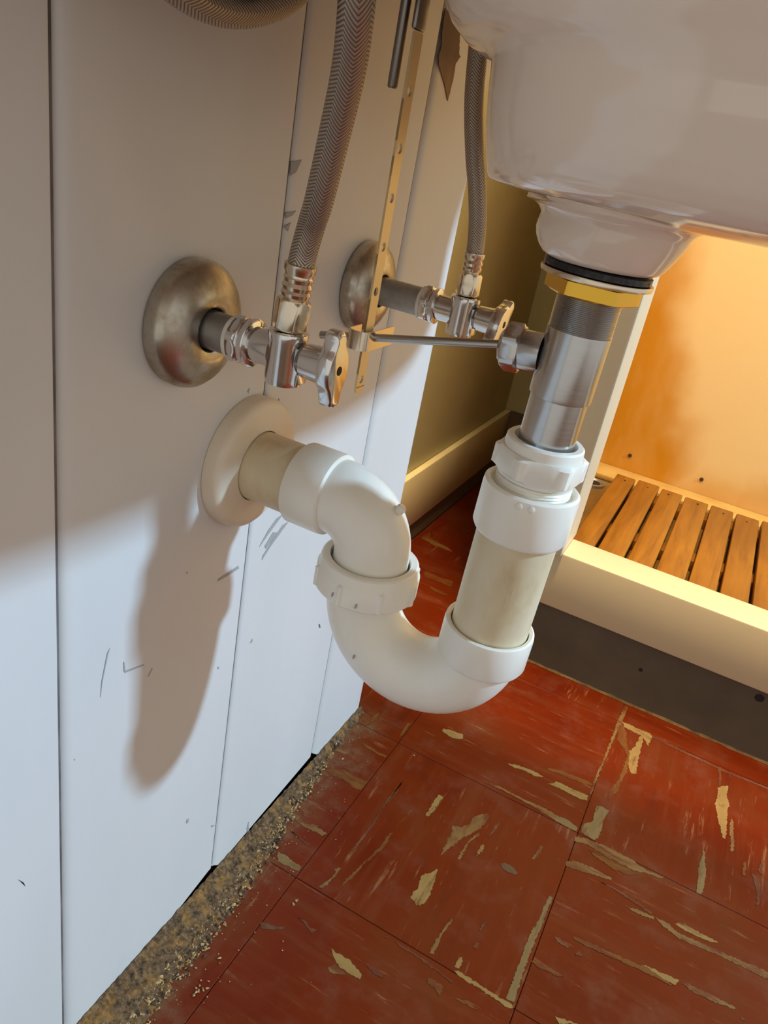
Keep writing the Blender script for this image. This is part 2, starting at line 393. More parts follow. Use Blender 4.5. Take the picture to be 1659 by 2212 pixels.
for i in range(n + 1):
    x = .062 + (1.2 - .062) * i / n; h = .0030 + .0022 * noise.noise(Vector((x * 60, 0, 0))); w = .0030 + .0026 * noise.noise(Vector((x * 90, 5, 0)))
    V += [(x, .9838, .0005), (x, .9838 - w, .0005), (x, .9838 - w * .6, h * .5), (x, .9838, h)]
for i in range(n):
    for k in range(4): F.append((i * 4 + k, i * 4 + (k + 1) % 4, i * 4 + 4 + (k + 1) % 4, i * 4 + 4 + k))
link('caulk_bead', V, F, CAULK, sh)
link('knot_hole', *lathe((.4478, .9838, .0905), (0, -1, 0), [(0, .006), (.0004, .0055)], 16), CAVITY, sh)
link('knot_hole', *lathe((.300, .9838, .0605), (0, -1, 0), [(0, .003), (.0004, .0026)], 12), CAVITY, sh)
dr = link('floor_drain', *lathe((.078, 1.655, .0502), (0, 0, 1), [(0, .026), (.006, .025), (.007, .021), (.003, .018)], 32), GALV, sh)
link('drain_opening', *lathe((.078, 1.655, .0535), (0, 0, 1), [(0, .0165), (.001, .016)], 28), CAVITY, dr)
for px, pz in ((.1236, .100), (.2873, .0975), (.46, .096)):
    link('nail', *lathe((px, 1.7798, pz), (0, -1, 0), [(0, .0045), (.0025, .004)], 10), IRON, sh)

db = thing('slatted_shower_floor', 'orange stained wooden slat mat lying inside the shower', 'slat mat', (.38, 1.36, .05))
xs = [.118, .165, .2168, .2666, .3207, .3718, .4228, .474, .525, .576, .627, .678]
SL = []
for i in range(len(xs) - 1):
    y0, y1 = 1.058 + random.uniform(-.004, .004), 1.664 + random.uniform(-.006, .006)
    o = link('slat', *bevbox(xs[i] + .0029, xs[i + 1] - .0029, y0, y1, .0712 + random.uniform(0, .001), .0905 + random.uniform(-.001, .0008), .003), SLAT, db)
for yb in (1.13, 1.405, 1.63):
    link('batten', *bevbox(.119, .676, yb - .020, yb + .020, .0502, .0710, .001), SLAT, db)
for i in range(len(xs) - 1):
    for yb in (1.63,):
        link('nail', *lathe(((xs[i] + xs[i + 1]) / 2 + random.uniform(-.006, .006), yb + random.uniform(-.006, .006), .0895), (0, 0, 1), [(0, .0022), (.0019, .0019)], 8), IRON, db)

# ---- red floor tiles
PX, PY = [-.1636, .0664, .2964, .5264, .7564, .9864], [-.219, .012, .243, .474, .705, .936, 1.167, 1.398, 1.629]
for i in range(len(PX) - 1):
    for j in range(len(PY) - 1):
        x0, x1, y0, y1 = PX[i] + .0003, PX[i + 1] - .0003, PY[j] + .0003, PY[j + 1] - .0003
        if i == 0 and y1 < .74: x0 = .0012
        pieces = [(x0, x1, y0, y1)]
        if i == 0 and y0 < .73 < y1: pieces = [(x0, x1, .7275, y1)]
        if i == 0:
            x0 = max(x0, -.1485) if y0 >= .72 else x0; pieces = [(max(p[0], -.1485), p[1], p[2], p[3]) for p in pieces]
        if j == 4 and i == 0: pieces = [(.0012, x1, y0, .7275), (-.1485, x1, .7277, y1)]
        if y0 > .93:
            if i == 0: pieces = [(x0, .0600, y0, min(y1, 1.654))]
            elif y0 < .95: pieces = [(x0, x1, y0, .9832)]
            else: continue
        for p in pieces:
            if p[1] - p[0] < .004 or p[3] - p[2] < .004: continue
            dz = random.uniform(-.0002, 0)
            link('tile', *bevbox(p[0], p[1], p[2], p[3], -.0034, dz, .0004, 1), TILE_Y if (i + j) % 2 == 0 else TILE_X, floor)

WEARS = [
("cream",[(0.4377,0.8952),(0.4458,0.9026),(0.4468,0.8788),(0.4499,0.8685),(0.4490,0.8507),(0.4510,0.8059),(0.4481,0.8050),(0.4421,0.8244),(0.4353,0.8504),(0.4337,0.8591),(0.4358,0.8706),(0.4341,0.8900)]),
("pink",[(0.4314,0.9313),(0.4352,0.9342),(0.4377,0.8952),(0.4354,0.8936)]),
("tan",[(0.4540,0.8448),(0.4563,0.8441),(0.4585,0.8226),(0.4611,0.8066),(0.4600,0.7917),(0.4565,0.7903),(0.4566,0.8078),(0.4533,0.8234)]),
("beige",[(0.4288,0.7706),(0.4312,0.7681),(0.4317,0.7559),(0.4350,0.7440),(0.4353,0.7207),(0.4334,0.7062),(0.4282,0.7044),(0.4278,0.7271),(0.4255,0.7353),(0.4273,0.7507)]),
("beige",[(0.3055,0.7597),(0.3127,0.7626),(0.3207,0.7614),(0.3184,0.7436),(0.3186,0.7151),(0.3160,0.7068),(0.3101,0.7068),(0.2994,0.7077),(0.2979,0.7198),(0.3070,0.7331)]),
("ochre",[(0.3163,0.7821),(0.3147,0.7785),(0.3141,0.7928),(0.3202,0.8256),(0.3209,0.8474),(0.3215,0.8701),(0.3157,0.8829),(0.3032,0.8938),(0.2994,0.9215),(0.3045,0.9319),(0.3127,0.9165),(0.3147,0.8968),(0.3231,0.8799),(0.3270,0.8413),(0.3235,0.8176),(0.3237,0.8000)]),
("cream",[(0.3211,0.8813),(0.3267,0.8972),(0.3291,0.9231),(0.3328,0.9321),(0.3344,0.9121),(0.3348,0.8803),(0.3375,0.8465),(0.3318,0.8422),(0.3267,0.8518)]),
("cream",[(0.3015,0.9376),(0.3086,0.9383),(0.3231,0.9370),(0.3403,0.9395),(0.3437,0.9345),(0.3419,0.9089),(0.3378,0.9177),(0.3321,0.9255),(0.3179,0.9267),(0.3071,0.9276)]),
("tan",[(0.2946,0.6967),(0.3037,0.7022),(0.3295,0.7059),(0.3527,0.7060),(0.3764,0.7007),(0.3941,0.7035),(0.3906,0.6991),(0.3743,0.6964),(0.3639,0.6919),(0.3554,0.6919),(0.3325,0.6917),(0.3114,0.6951),(0.2947,0.6905)]),
("ochre",[(0.3130,0.6880),(0.3329,0.6899),(0.3557,0.6901),(0.3673,0.6885),(0.3574,0.6815),(0.3408,0.6796),(0.3197,0.6845)]),
("tan",[(0.2947,0.6568),(0.3004,0.6628),(0.3098,0.6655),(0.3264,0.6675),(0.3436,0.6662),(0.3429,0.6628),(0.3255,0.6592),(0.3150,0.6556),(0.3017,0.6520),(0.2958,0.6527)]),
("pink",[(0.3322,0.6544),(0.3457,0.6563),(0.3624,0.6551),(0.3791,0.6523),(0.3896,0.6490),(0.3866,0.6469),(0.3687,0.6504),(0.3491,0.6531)]),
("tan",[(0.2980,0.9745),(0.3023,0.9763),(0.3018,0.9362),(0.2983,0.8753),(0.2963,0.8075),(0.2958,0.7743),(0.2934,0.7725),(0.2939,0.8110),(0.2957,0.8675),(0.2956,0.9313)]),
("pink",[(0.2945,0.9368),(0.3336,0.9374),(0.3860,0.9341),(0.4363,0.9309),(0.4938,0.9345),(0.4940,0.9307),(0.4367,0.9264),(0.3866,0.9293),(0.3345,0.9319),(0.2953,0.9326)]),
("beige",[(0.2674,0.7132),(0.2790,0.7161),(0.2937,0.7123),(0.2945,0.7063),(0.2787,0.7058),(0.2695,0.7058)]),
("cream",[(0.2525,0.7669),(0.2621,0.7678),(0.2767,0.7674),(0.2923,0.7692),(0.2936,0.7604),(0.2807,0.7581),(0.2646,0.7584),(0.2548,0.7586)]),
("ochre",[(0.2472,0.7862),(0.2663,0.7889),(0.2851,0.7926),(0.2937,0.7902),(0.2866,0.7861),(0.2647,0.7825),(0.2484,0.7818)]),
("pink",[(0.4901,0.7973),(0.4941,0.8012),(0.4926,0.7866),(0.4923,0.7763),(0.4880,0.7813)]),
("pink",[(0.4815,0.7727),(0.4857,0.7697),(0.4913,0.7676),(0.4919,0.7525),(0.4915,0.7298),(0.4890,0.7280),(0.4882,0.7461),(0.4840,0.7625)]),
("ochre",[(0.4726,0.7828),(0.4754,0.7827),(0.4751,0.7623),(0.4724,0.7623)]),
("cream",[(0.1419,0.6590),(0.1473,0.6579),(0.1465,0.6434),(0.1462,0.6314),(0.1441,0.6222),(0.1414,0.6222),(0.1415,0.6358),(0.1410,0.6512)]),
("tan",[(0.1714,0.6271),(0.1809,0.6303),(0.1876,0.6407),(0.1862,0.6511),(0.1915,0.6588),(0.1979,0.6674),(0.2028,0.6651),(0.2024,0.6515),(0.1972,0.6366),(0.1911,0.6249),(0.1871,0.6148),(0.1823,0.6008),(0.1768,0.5831),(0.1757,0.5978),(0.1756,0.6137),(0.1754,0.6208)]),
("tan",[(0.1984,0.6301),(0.2020,0.6364),(0.2021,0.6310),(0.1965,0.6180),(0.1967,0.6042),(0.1954,0.5896),(0.1928,0.5912),(0.1941,0.6041),(0.1949,0.6186)]),
("pink",[(0.2144,0.6631),(0.2163,0.6616),(0.2146,0.6473),(0.2117,0.6352),(0.2115,0.6414)]),
("cream",[(0.2089,0.6233),(0.2120,0.6238),(0.2130,0.6158),(0.2092,0.6053),(0.2084,0.6142)]),
("grey",[(0.2347,0.6125),(0.2386,0.6160),(0.2488,0.6157),(0.2544,0.6122),(0.2527,0.6078),(0.2445,0.6061),(0.2374,0.6085)]),
("tan",[(0.2640,0.6610),(0.2676,0.6618),(0.2670,0.6508),(0.2648,0.6389),(0.2618,0.6384),(0.2634,0.6500)]),
("cream",[(0.1794,0.5652),(0.1814,0.5650),(0.1833,0.5535),(0.1856,0.5396),(0.1864,0.5296),(0.1855,0.5208),(0.1798,0.5147),(0.1709,0.5204),(0.1711,0.5280),(0.1732,0.5340),(0.1702,0.5459),(0.1719,0.5534),(0.1767,0.5568)]),
("pink",[(0.2434,0.5390),(0.2455,0.5383),(0.2441,0.5262),(0.2423,0.5263)]),
("beige",[(0.2914,0.6054),(0.2946,0.6045),(0.2935,0.5856),(0.2942,0.5672),(0.2932,0.5512),(0.2919,0.5370),(0.2854,0.5326),(0.2875,0.5514),(0.2895,0.5712),(0.2891,0.5886)]),
("beige",[(0.2874,0.5613),(0.2928,0.5544),(0.2925,0.5281),(0.2932,0.5001),(0.2937,0.4790),(0.2868,0.4780),(0.2867,0.4904),(0.2867,0.5203),(0.2863,0.5480)]),
("tan",[(0.1804,0.7108),(0.1961,0.7150),(0.2176,0.7142),(0.2382,0.7150),(0.2515,0.7166),(0.2726,0.7141),(0.2928,0.7133),(0.2944,0.7069),(0.2858,0.7044),(0.2679,0.7068),(0.2398,0.7100),(0.2114,0.7117)]),
("cream",[(0.1931,0.7572),(0.2031,0.7625),(0.2155,0.7650),(0.2296,0.7666),(0.2377,0.7637),(0.2277,0.7584),(0.2143,0.7596),(0.2023,0.7562)]),
("cream",[(0.2553,0.7670),(0.2625,0.7668),(0.2738,0.7666),(0.2877,0.7662),(0.2897,0.7581),(0.2761,0.7576),(0.2604,0.7588),(0.2455,0.7563)]),
("ochre",[(0.2352,0.7822),(0.2482,0.7875),(0.2676,0.7907),(0.2814,0.7921),(0.2821,0.7893),(0.2609,0.7834),(0.2401,0.7802)]),
("cream",[(0.1329,0.4306),(0.1404,0.4299),(0.1503,0.4309),(0.1584,0.4289),(0.1671,0.4256),(0.1684,0.4202),(0.1584,0.4198),(0.1499,0.4196),(0.1417,0.4233)]),
("tan",[(0.1396,0.4136),(0.1430,0.4195),(0.1486,0.4188),(0.1559,0.4182),(0.1513,0.4142),(0.1427,0.4112)]),
("pink",[(0.1659,0.4688),(0.1728,0.4711),(0.1722,0.4687),(0.1668,0.4671)]),
("pink",[(0.1786,0.4701),(0.1944,0.4700),(0.2119,0.4693),(0.2265,0.4669),(0.2411,0.4657),(0.2395,0.4637),(0.2220,0.4657),(0.2024,0.4677),(0.1868,0.4677)]),
("cream",[(0.2344,0.4759),(0.2422,0.4773),(0.2640,0.4763),(0.2836,0.4759),(0.2931,0.4760),(0.2947,0.4736),(0.2899,0.4714),(0.2654,0.4727),(0.2439,0.4730)]),
("tan",[(0.2143,0.5220),(0.2164,0.5213),(0.2136,0.4967),(0.2145,0.4787),(0.2106,0.4780),(0.2109,0.4949)]),
("cream",[(0.2358,0.4891),(0.2388,0.4921),(0.2411,0.4841),(0.2403,0.4798),(0.2358,0.4787)]),
("ochre",[(0.2432,0.5137),(0.2475,0.5136),(0.2475,0.5067),(0.2435,0.5060)]),
("ochre",[(0.2183,0.4551),(0.2241,0.4571),(0.2345,0.4560),(0.2352,0.4468),(0.2287,0.4504),(0.2211,0.4507)]),
("grey",[(0.1676,0.4342),(0.1743,0.4377),(0.1849,0.4338),(0.1791,0.4318)]),
("ochre",[(0.2462,0.4514),(0.2513,0.4547),(0.2601,0.4570),(0.2684,0.4540),(0.2648,0.4532),(0.2568,0.4532)]),
("grey",[(0.0653,0.4140),(0.0712,0.4190),(0.0798,0.4199),(0.0862,0.4243),(0.0863,0.4213),(0.0762,0.4145),(0.0690,0.4116)]),
("pink",[(0.0914,0.4389),(0.0979,0.4403),(0.1075,0.4368),(0.1135,0.4389),(0.1101,0.4326),(0.1019,0.4369)]),
("cream",[(0.0783,0.4488),(0.0819,0.4491),(0.0822,0.4466),(0.0798,0.4466)]),
("cream",[(0.0790,0.4535),(0.0816,0.4553),(0.0824,0.4527),(0.0807,0.4519)]),
("ochre",[(0.3241,0.5746),(0.3377,0.5770),(0.3590,0.5790),(0.3873,0.5821),(0.3945,0.5842),(0.4098,0.5817),(0.4216,0.5807),(0.4132,0.5786),(0.3926,0.5775),(0.3689,0.5754),(0.3390,0.5712),(0.3265,0.5713)]),
("cream",[(0.3887,0.5830),(0.3972,0.5860),(0.4119,0.5875),(0.4249,0.5890),(0.4215,0.5815),(0.4055,0.5806)]),
("tan",[(0.4280,0.5876),(0.4406,0.5915),(0.4550,0.5922),(0.4776,0.5925),(0.4749,0.5900),(0.4527,0.5856),(0.4385,0.5848)]),
("tan",[(0.3624,0.6406),(0.3764,0.6439),(0.3923,0.6453),(0.3920,0.6420),(0.3773,0.6392)]),
("tan",[(0.3922,0.6462),(0.4064,0.6466),(0.4166,0.6413),(0.4349,0.6436),(0.4576,0.6452),(0.5031,0.6509),(0.5034,0.6419),(0.4655,0.6409),(0.4356,0.6372),(0.4173,0.6357),(0.4009,0.6408)]),
("cream",[(0.4122,0.6505),(0.4208,0.6574),(0.4289,0.6557),(0.4414,0.6551),(0.4552,0.6554),(0.4494,0.6515),(0.4343,0.6492),(0.4219,0.6489)]),
("ochre",[(0.2939,0.5261),(0.3042,0.5276),(0.3192,0.5287),(0.3270,0.5277),(0.3202,0.5250),(0.3026,0.5229)]),
("pink",[(0.3300,0.5576),(0.3335,0.5619),(0.3374,0.5589),(0.3319,0.5561)]),
("pink",[(0.3082,0.5628),(0.3124,0.5647),(0.3243,0.5613),(0.3219,0.5587),(0.3124,0.5590)]),
("cream",[(0.3298,0.4880),(0.3358,0.4896),(0.3492,0.4930),(0.3346,0.4835)]),
("pink",[(0.4808,0.5855),(0.4835,0.5864),(0.4857,0.5846),(0.4823,0.5840)]),
("ochre",[(0.0177,0.6117),(0.0242,0.6210),(0.0354,0.6252),(0.0480,0.6240),(0.0597,0.6244),(0.0651,0.6253),(0.0652,0.6090),(0.0570,0.6080),(0.0439,0.6104),(0.0322,0.6100)]),
("ochre",[(0.0314,0.6763),(0.0418,0.6772),(0.0569,0.6749),(0.0656,0.6759),(0.0647,0.6717),(0.0525,0.6716),(0.0398,0.6722)]),
("sand",[(0.0023,0.5343),(0.0040,0.5469),(0.0125,0.5493),(0.0227,0.5493),(0.0315,0.5445),(0.0305,0.5328),(0.0231,0.5311),(0.0138,0.5279),(0.0108,0.5239)]),
("tan",[(0.0294,0.5302),(0.0396,0.5341),(0.0480,0.5384),(0.0586,0.5372),(0.0646,0.5363),(0.0623,0.5311),(0.0526,0.5311),(0.0409,0.5297)]),
("beige",[(0.0353,0.4882),(0.0455,0.4890),(0.0579,0.4865),(0.0646,0.4865),(0.0651,0.4806),(0.0555,0.4801),(0.0419,0.4784)]),
("grey",[(0.0309,0.5172),(0.0380,0.5170),(0.0491,0.5148),(0.0582,0.5145),(0.0566,0.5117),(0.0446,0.5132)]),
("pink",[(0.0987,0.6453),(0.0986,0.6515),(0.1004,0.6302),(0.0990,0.6132),(0.0986,0.5974),(0.1003,0.5782),(0.0997,0.5563),(0.0970,0.5272),(0.0959,0.5314),(0.0970,0.5561),(0.0976,0.5780),(0.0968,0.5980),(0.0968,0.6145)]),
("ochre",[(0.1217,0.5792),(0.1225,0.5589),(0.1189,0.5428),(0.1154,0.5272),(0.1136,0.5116),(0.1112,0.4976),(0.1085,0.4912),(0.1084,0.5002),(0.1123,0.5186),(0.1164,0.5427),(0.1193,0.5600),(0.1193,0.5757)]),
("tan",[(0.0911,0.4775),(0.0933,0.4866),(0.0962,0.4947),(0.0957,0.5021),(0.0923,0.5045),(0.0983,0.5088),(0.0979,0.5006),(0.0969,0.4891),(0.0944,0.4783)]),
("ochre",[(0.0232,0.7430),(0.0256,0.7290),(0.0233,0.7117),(0.0204,0.7081),(0.0190,0.7290)]),
("ochre",[(0.0601,0.7407),(0.0641,0.7491),(0.0649,0.7242),(0.0629,0.7153)]),
("cream",[(0.1023,0.7636),(0.1102,0.7673),(0.1275,0.7706),(0.1309,0.7620),(0.1181,0.7558),(0.1027,0.7588)]),
("tan",[(0.0042,0.6470),(0.0147,0.6505),(0.0249,0.6515),(0.0226,0.6475),(0.0118,0.6448)]),
("sand",[(0.0039,0.5949),(0.0028,0.6112),(0.0058,0.6289),(0.0121,0.6337),(0.0174,0.6223),(0.0134,0.6063),(0.0153,0.5911),(0.0083,0.5879)]),
("tan",[(-0.1381,1.2412),(-0.1325,1.2500),(-0.1285,1.2357),(-0.1156,1.2277),(-0.0955,1.2242),(-0.0831,1.2220),(-0.0699,1.2123),(-0.0764,1.2115),(-0.0903,1.2121),(-0.1050,1.2090),(-0.1243,1.2160),(-0.1370,1.2181)]),
("ochre",[(-0.0821,1.1102),(-0.0645,1.1119),(-0.0470,1.1112),(-0.0297,1.1153),(-0.0233,1.0950),(-0.0382,1.0954),(-0.0569,1.0947),(-0.0742,1.0929)]),
("ochre",[(-0.0554,1.0723),(-0.0509,1.0741),(-0.0377,1.0701),(-0.0203,1.0680),(-0.0255,1.0609),(-0.0378,1.0609),(-0.0517,1.0664)])]
keys = list(WEAR); V, F, FM = [], [], []
for c, p in WEARS:
    c += 'x' if max(q[0] for q in p) - min(q[0] for q in p) > max(q[1] for q in p) - min(q[1] for q in p) else 'y'
    p = jagged(p, .0018, .0009); h = .00025 + random.uniform(0, .00006)
    v, f = extrude_poly([(x, y, -.0006) for x, y in p], (0, 0, .0006 + h)); n0 = len(V)
    V += v; F += [tuple(i + n0 for i in q) for q in f]; FM += [keys.index(c)] * len(f)
stuff(link('worn_streaks', V, F, [WEAR[k] for k in keys], floor, smooth=False, fmat=FM))

# gritty dirt along the wall foot, and crumbs on the tiles
edge = [(-.1, .052), (.20, .050), (.2962, .0455), (.3281, .040), (.352, .045), (.3897, .041), (.4512, .037), (.4924, .0315), (.517, .027), (.5513, .0225), (.6125, .016), (.6444, .010), (.7268, .004)]
def xe(y):
    for (a, p), (b, q) in zip(edge, edge[1:]):
        if a <= y <= b: return p + (q - p) * (y - a) / (b - a)
    return .004
V, F = [], []; NY, NX = 560, 22; ys = [-.05 + (.7755) * i / NY for i in range(NY + 1)]
for y in ys:
    w = xe(y) + .007 * noise.noise(Vector((y * 70, 3, 0))) + .005 * noise.noise(Vector((y * 220, 9, 0)))
    w = max(w, .002)
    for k in range(NX + 1):
        t = k / NX; x = .0008 + w * t
        h = .0018 + .0070 * (1 - t) ** 3 + .0020 * noise.noise(Vector((x * 150, y * 150, 1))) + .0013 * noise.noise(Vector((x * 380, y * 380, 4)))
        V.append((x, y, h * (1 - t ** 3) - .0006 * t))
for i in range(NY):
    for k in range(NX): a = i * (NX + 1) + k; F.append((a, a + 1, a + NX + 2, a + NX + 1))
stuff(link('dirt_strip', V, F, DIRT, floor, ang=180))
V, F = [], []
tet = [(1, 0, -.5), (-.6, .9, -.5), (-.7, -.8, -.5), (.1, .1, .8), (.8, .8, .2)]
tf = [(0, 1, 2), (0, 4, 3), (4, 1, 3), (1, 2, 3), (2, 0, 3), (0, 1, 4)]
def crumb(x, y, s, z=.0006):
    a = random.uniform(0, 6.28); n0 = len(V); q = random.uniform(.6, 1.5)
    for p in tet:
        px, py = p[0] * s * q, p[1] * s / q; V.append((x + px * math.cos(a) - py * math.sin(a), y + px * math.sin(a) + py * math.cos(a), z + (p[2] + .5) * s * .8))
    F.extend(tuple(i + n0 for i in f) for f in tf)
for _ in range(900):
    y = random.uniform(.22, .62); x = random.uniform(.002, xe(y)); crumb(x, y, random.uniform(.0004, .0015), .0012)
for _ in range(130):
    y = random.uniform(.24, .70); crumb(xe(y) + random.expovariate(55), y, random.uniform(.0003, .0008))
for x, y in ((.055, .344), (.062, .339), (.058, .331), (.056, .337), (.061, .347), (.068, .336), (.058, .334), (.064, .342), (.08, .448), (.081, .452), (.018, .449), (.056, .368), (.025, .638), (.092, .697), (.0595, .336), (.057, .340)):
    crumb(x, y, random.uniform(.0009, .0016))
stuff(link('crumbs', V, F, CRUMB, floor, smooth=False))
V, F = [], []; FM = []
for _ in range(520):
    y = random.uniform(.22, .66); x = random.uniform(.004, xe(y) * 1.02); crumb(x, y, random.uniform(.0010, .0024), .0008); FM += [random.choice((0, 0, 1, 2))] * 6
stuff(link('gravel', V, F, [GRAVEL, CRUMB, RUSTY], floor, smooth=False, fmat=FM))

# ------------------------------------------------------------------ sink
LV = [(0.8350, 0.0030, 0.4800, -0.1000, 0.7935, 9.0), (0.8030, 0.0030, 0.4800, -0.1000, 0.7935, 9.0), (0.8000, 0.0100, 0.4730, -0.0900, 0.7874, 9.0), (0.7960, 0.0150, 0.4550, 0.1700, 0.7815, 5.0), (0.7850, 0.0500, 0.4400, 0.1950, 0.7779, 4.6),  # wide top rings: unseen rim added to keep bulb light off the wall
      (0.7720, 0.1239, 0.4250, 0.2040, 0.7755, 4.5), (0.7600, 0.1225, 0.4120, 0.2100, 0.7732, 4.2), (0.7400, 0.1208, 0.3920, 0.2200, 0.7660, 3.8), (0.7250, 0.1202, 0.3780, 0.2280, 0.7599, 3.6), (0.7150, 0.1190, 0.3960, 0.2340, 0.7560, 3.5), (0.7080, 0.1185, 0.4160, 0.2380, 0.7560, 3.4), (0.7020, 0.1206, 0.4100, 0.2410, 0.7560, 3.3), (0.6980, 0.1255, 0.4060, 0.2435, 0.7560, 3.3), (0.6945, 0.1352, 0.4030, 0.2450, 0.7560, 3.2), (0.6915, 0.1387, 0.4000, 0.2465, 0.7560, 3.2), (0.6885, 0.1389, 0.3970, 0.2480, 0.7560, 3.2), (0.6850, 0.1392, 0.3940, 0.2490, 0.7560, 3.2), (0.6800, 0.1397, 0.3900, 0.2505, 0.7560, 3.2), (0.6740, 0.1388, 0.3860, 0.2530, 0.7560, 3.1), (0.6680, 0.1396, 0.3820, 0.2555, 0.7560, 3.1), (0.6620, 0.1390, 0.3770, 0.2590, 0.7560, 3.0), (0.6570, 0.1394, 0.3710, 0.2640, 0.7560, 3.0), (0.6535, 0.1377, 0.3650, 0.2700, 0.7560, 2.9), 
      (0.6510, 0.1352, 0.3580, 0.2780, 0.7560, 2.8), (0.6487, 0.1545, 0.3460, 0.2920, 0.6900, 2.6), (0.6468, 0.1556, 0.2760, 0.3180, 0.6100, 2.4), (0.6455, 0.1570, 0.2560, 0.3460, 0.4750, 2.1),
      (0.6440, 0.1590, 0.2425, 0.3675, 0.4525, 2.0), (0.6420, 0.1622, 0.2392, 0.3700, 0.4500, 2.0), (0.6395, 0.1640, 0.2375, 0.3722, 0.4478, 2.0), (0.6370, 0.1636, 0.2368, 0.3722, 0.4478, 2.0), (0.6330, 0.1630, 0.2352, 0.3725, 0.4475, 2.0), (0.6290, 0.1640, 0.2332, 0.3740, 0.4460, 2.0), (0.6250, 0.1662, 0.2310, 0.3770, 0.4430, 2.0), (0.6220, 0.1690, 0.2290, 0.3800, 0.4400, 2.0), (0.6203, 0.1725, 0.2262, 0.3830, 0.4370, 2.0), (0.6198, 0.1800, 0.2190, 0.3900, 0.4300, 2.0)]
V, F = [], []; N = 160
def sup(t, n): return math.copysign(abs(t) ** (2 / n), t)
LS = []
for a, b in zip(LV, LV[1:]):
    k = 4 if a[0] > .66 else 3
    LS += [tuple(p + (q - p) * i / k for p, q in zip(a, b)) for i in range(k)]
LS.append(LV[-1])
for z, xb, xf, yl, yr, n in LS:
    for k in range(N):
        th = 2 * math.pi * k / N
        V.append(((xb + xf) / 2 + (xf - xb) / 2 * sup(math.cos(th), n), (yl + yr) / 2 + (yr - yl) / 2 * sup(math.sin(th), n), z))
for i in range(len(LS) - 1):
    for k in range(N): a, b = i * N + k, i * N + (k + 1) % N; F.append((a, b, b + N, a + N))
F.append(tuple(range(N))); F.append(tuple(range((len(LS) - 1) * N, len(LS) * N)))
sink = link('sink', V, F, PORCELAIN, ang=180)
sm = sink.modifiers.new('smooth', 'SMOOTH'); sm.factor = .5; sm.iterations = 1
tag(sink, 'glossy white porcelain sink basin seen from below, over the drain pipe', 'sink')

# ------------------------------------------------------------------ metal drain under the sink
TD = Vector((.0167, 0, 1)).normalized()
def dp(z): return Vector((.1968 + (z - .5) * .0167, .41, z))
def dl(prof, seg=64, ang=None, cap=True):
    z0 = prof[0][0]; return lathe(dp(z0), TD, [(z - z0, r) for z, r in prof], seg, ang, cap)
dr = thing('sink_drain', 'metal drain pipe hanging from the sink into the white trap', 'drain pipe', dp(.62))
link('gasket', *dl([(.6160, .0262), (.6164, .0272), (.6192, .0272), (.6196, .0265)]), RUBBER, dr)['label'] = 'black rubber gasket'
link('washer', *dl([(.6128, .0270), (.6132, .0284), (.6150, .0288), (.6158, .0285), (.6160, .0260)]), CHAMP, dr)
link('lock_nut', *hexnut(dp(.6045), TD, 0, .0083, .0248, 6, .1, .35), BRASS, dr)['label'] = 'hexagonal brass nut'
pr = []; z = .6044
while z > .5870: pr += [(z, .0162), (z - .00045, .0168)]; z -= .0009
link('threaded_neck', *dl([(a, r) for a, r in pr[::-1]], 96), STEEL, dr)
link('drain_body', *dl([(.5502, .0160), (.5506, .0168), (.5530, .0170), (.5866, .0170), (.5870, .0165)]), STEEL, dr)
link('tailpiece', *dl([(.5000, .0157), (.5504, .0157)]), STEEL, dr)
pn = link('pivot_nut', *join(hexnut((.1595, .41, .5685), (1, 0, .08), .002, .0115, .0138, 6, .1, .5), lathe((.1580, .41, .5684), (1, 0, .08), [(0, .0045), (.0012, .0085), (.0036, .0108)], 32), lathe((.1700, .41, .5693), (1, 0, .06), [(0, .0108), (.001, .0112), (.0125, .0112)], 40)), STEEL, dr)
pn['label'] = 'hexagonal steel nut on a side stub'

# pop-up linkage
rd = link('pivot_rod', *join(tube([(.0462, .41, .5440), (.1605, .41, .5690)], .0024, 20)), ROD)
tag(rd, 'thin horizontal metal rod running from the drain nut through the clip', 'rod')
def strap_mesh(x0, x1, y0, y1, zb, zt, holes, hr):
    """flat bar with round holes, rounded lower end"""
    bm = bmesh.new(); ym = (y0 + y1) / 2; w = (y1 - y0) / 2; ring = 24; cells = []
    zs = sorted(holes); h = w * .98; segs = []
    def quad(pts): return bm.faces.new([bm.verts.new((x1, y, z)) for y, z in pts])
    prev = zb + w
    quad([(ym + w * math.cos(math.pi + math.pi * k / 16), zb + w + w * math.sin(math.pi + math.pi * k / 16)) for k in range(17)])
    for hz in zs:
        if hz - h > prev + 1e-6: quad([(y0, prev), (y1, prev), (y1, hz - h), (y0, hz - h)])
        sq = []
        for k in range(ring):
            a = 2 * math.pi * k / ring + math.pi / 4; c, s = math.cos(a), math.sin(a); mx = max(abs(c), abs(s))
            sq.append(((ym + c / mx * w, hz + s / mx * h), (ym + c * hr, hz + s * hr)))
        for k in range(ring):
            a, b = sq[k], sq[(k + 1) % ring]; quad([a[0], b[0], b[1], a[1]])
        prev = hz + h
    quad([(y0, prev), (y1, prev), (y1, zt), (y0, zt)])
    bmesh.ops.remove_doubles(bm, verts=bm.verts, dist=1e-6)
    g = bmesh.ops.extrude_face_region(bm, geom=list(bm.faces))
    bmesh.ops.translate(bm, vec=(x0 - x1, 0, 0), verts=[v for v in g['geom'] if isinstance(v, bmesh.types.BMVert)])
    bm.verts.index_update(); V = [v.co.copy() for v in bm.verts]; F = [tuple(v.index for v in f.verts) for f in bm.faces]; bm.free(); return V, F
st = thing('lift_strap', 'flat vertical metal strap with a row of round holes', 'strap', (.0775, .41, .515))
link('perforated_bar', *strap_mesh(.0768, .0782, .4050, .4150, .5155, .7080, [.525, .578, .603, .629, .654, .6815], .0026), STRAP, st)
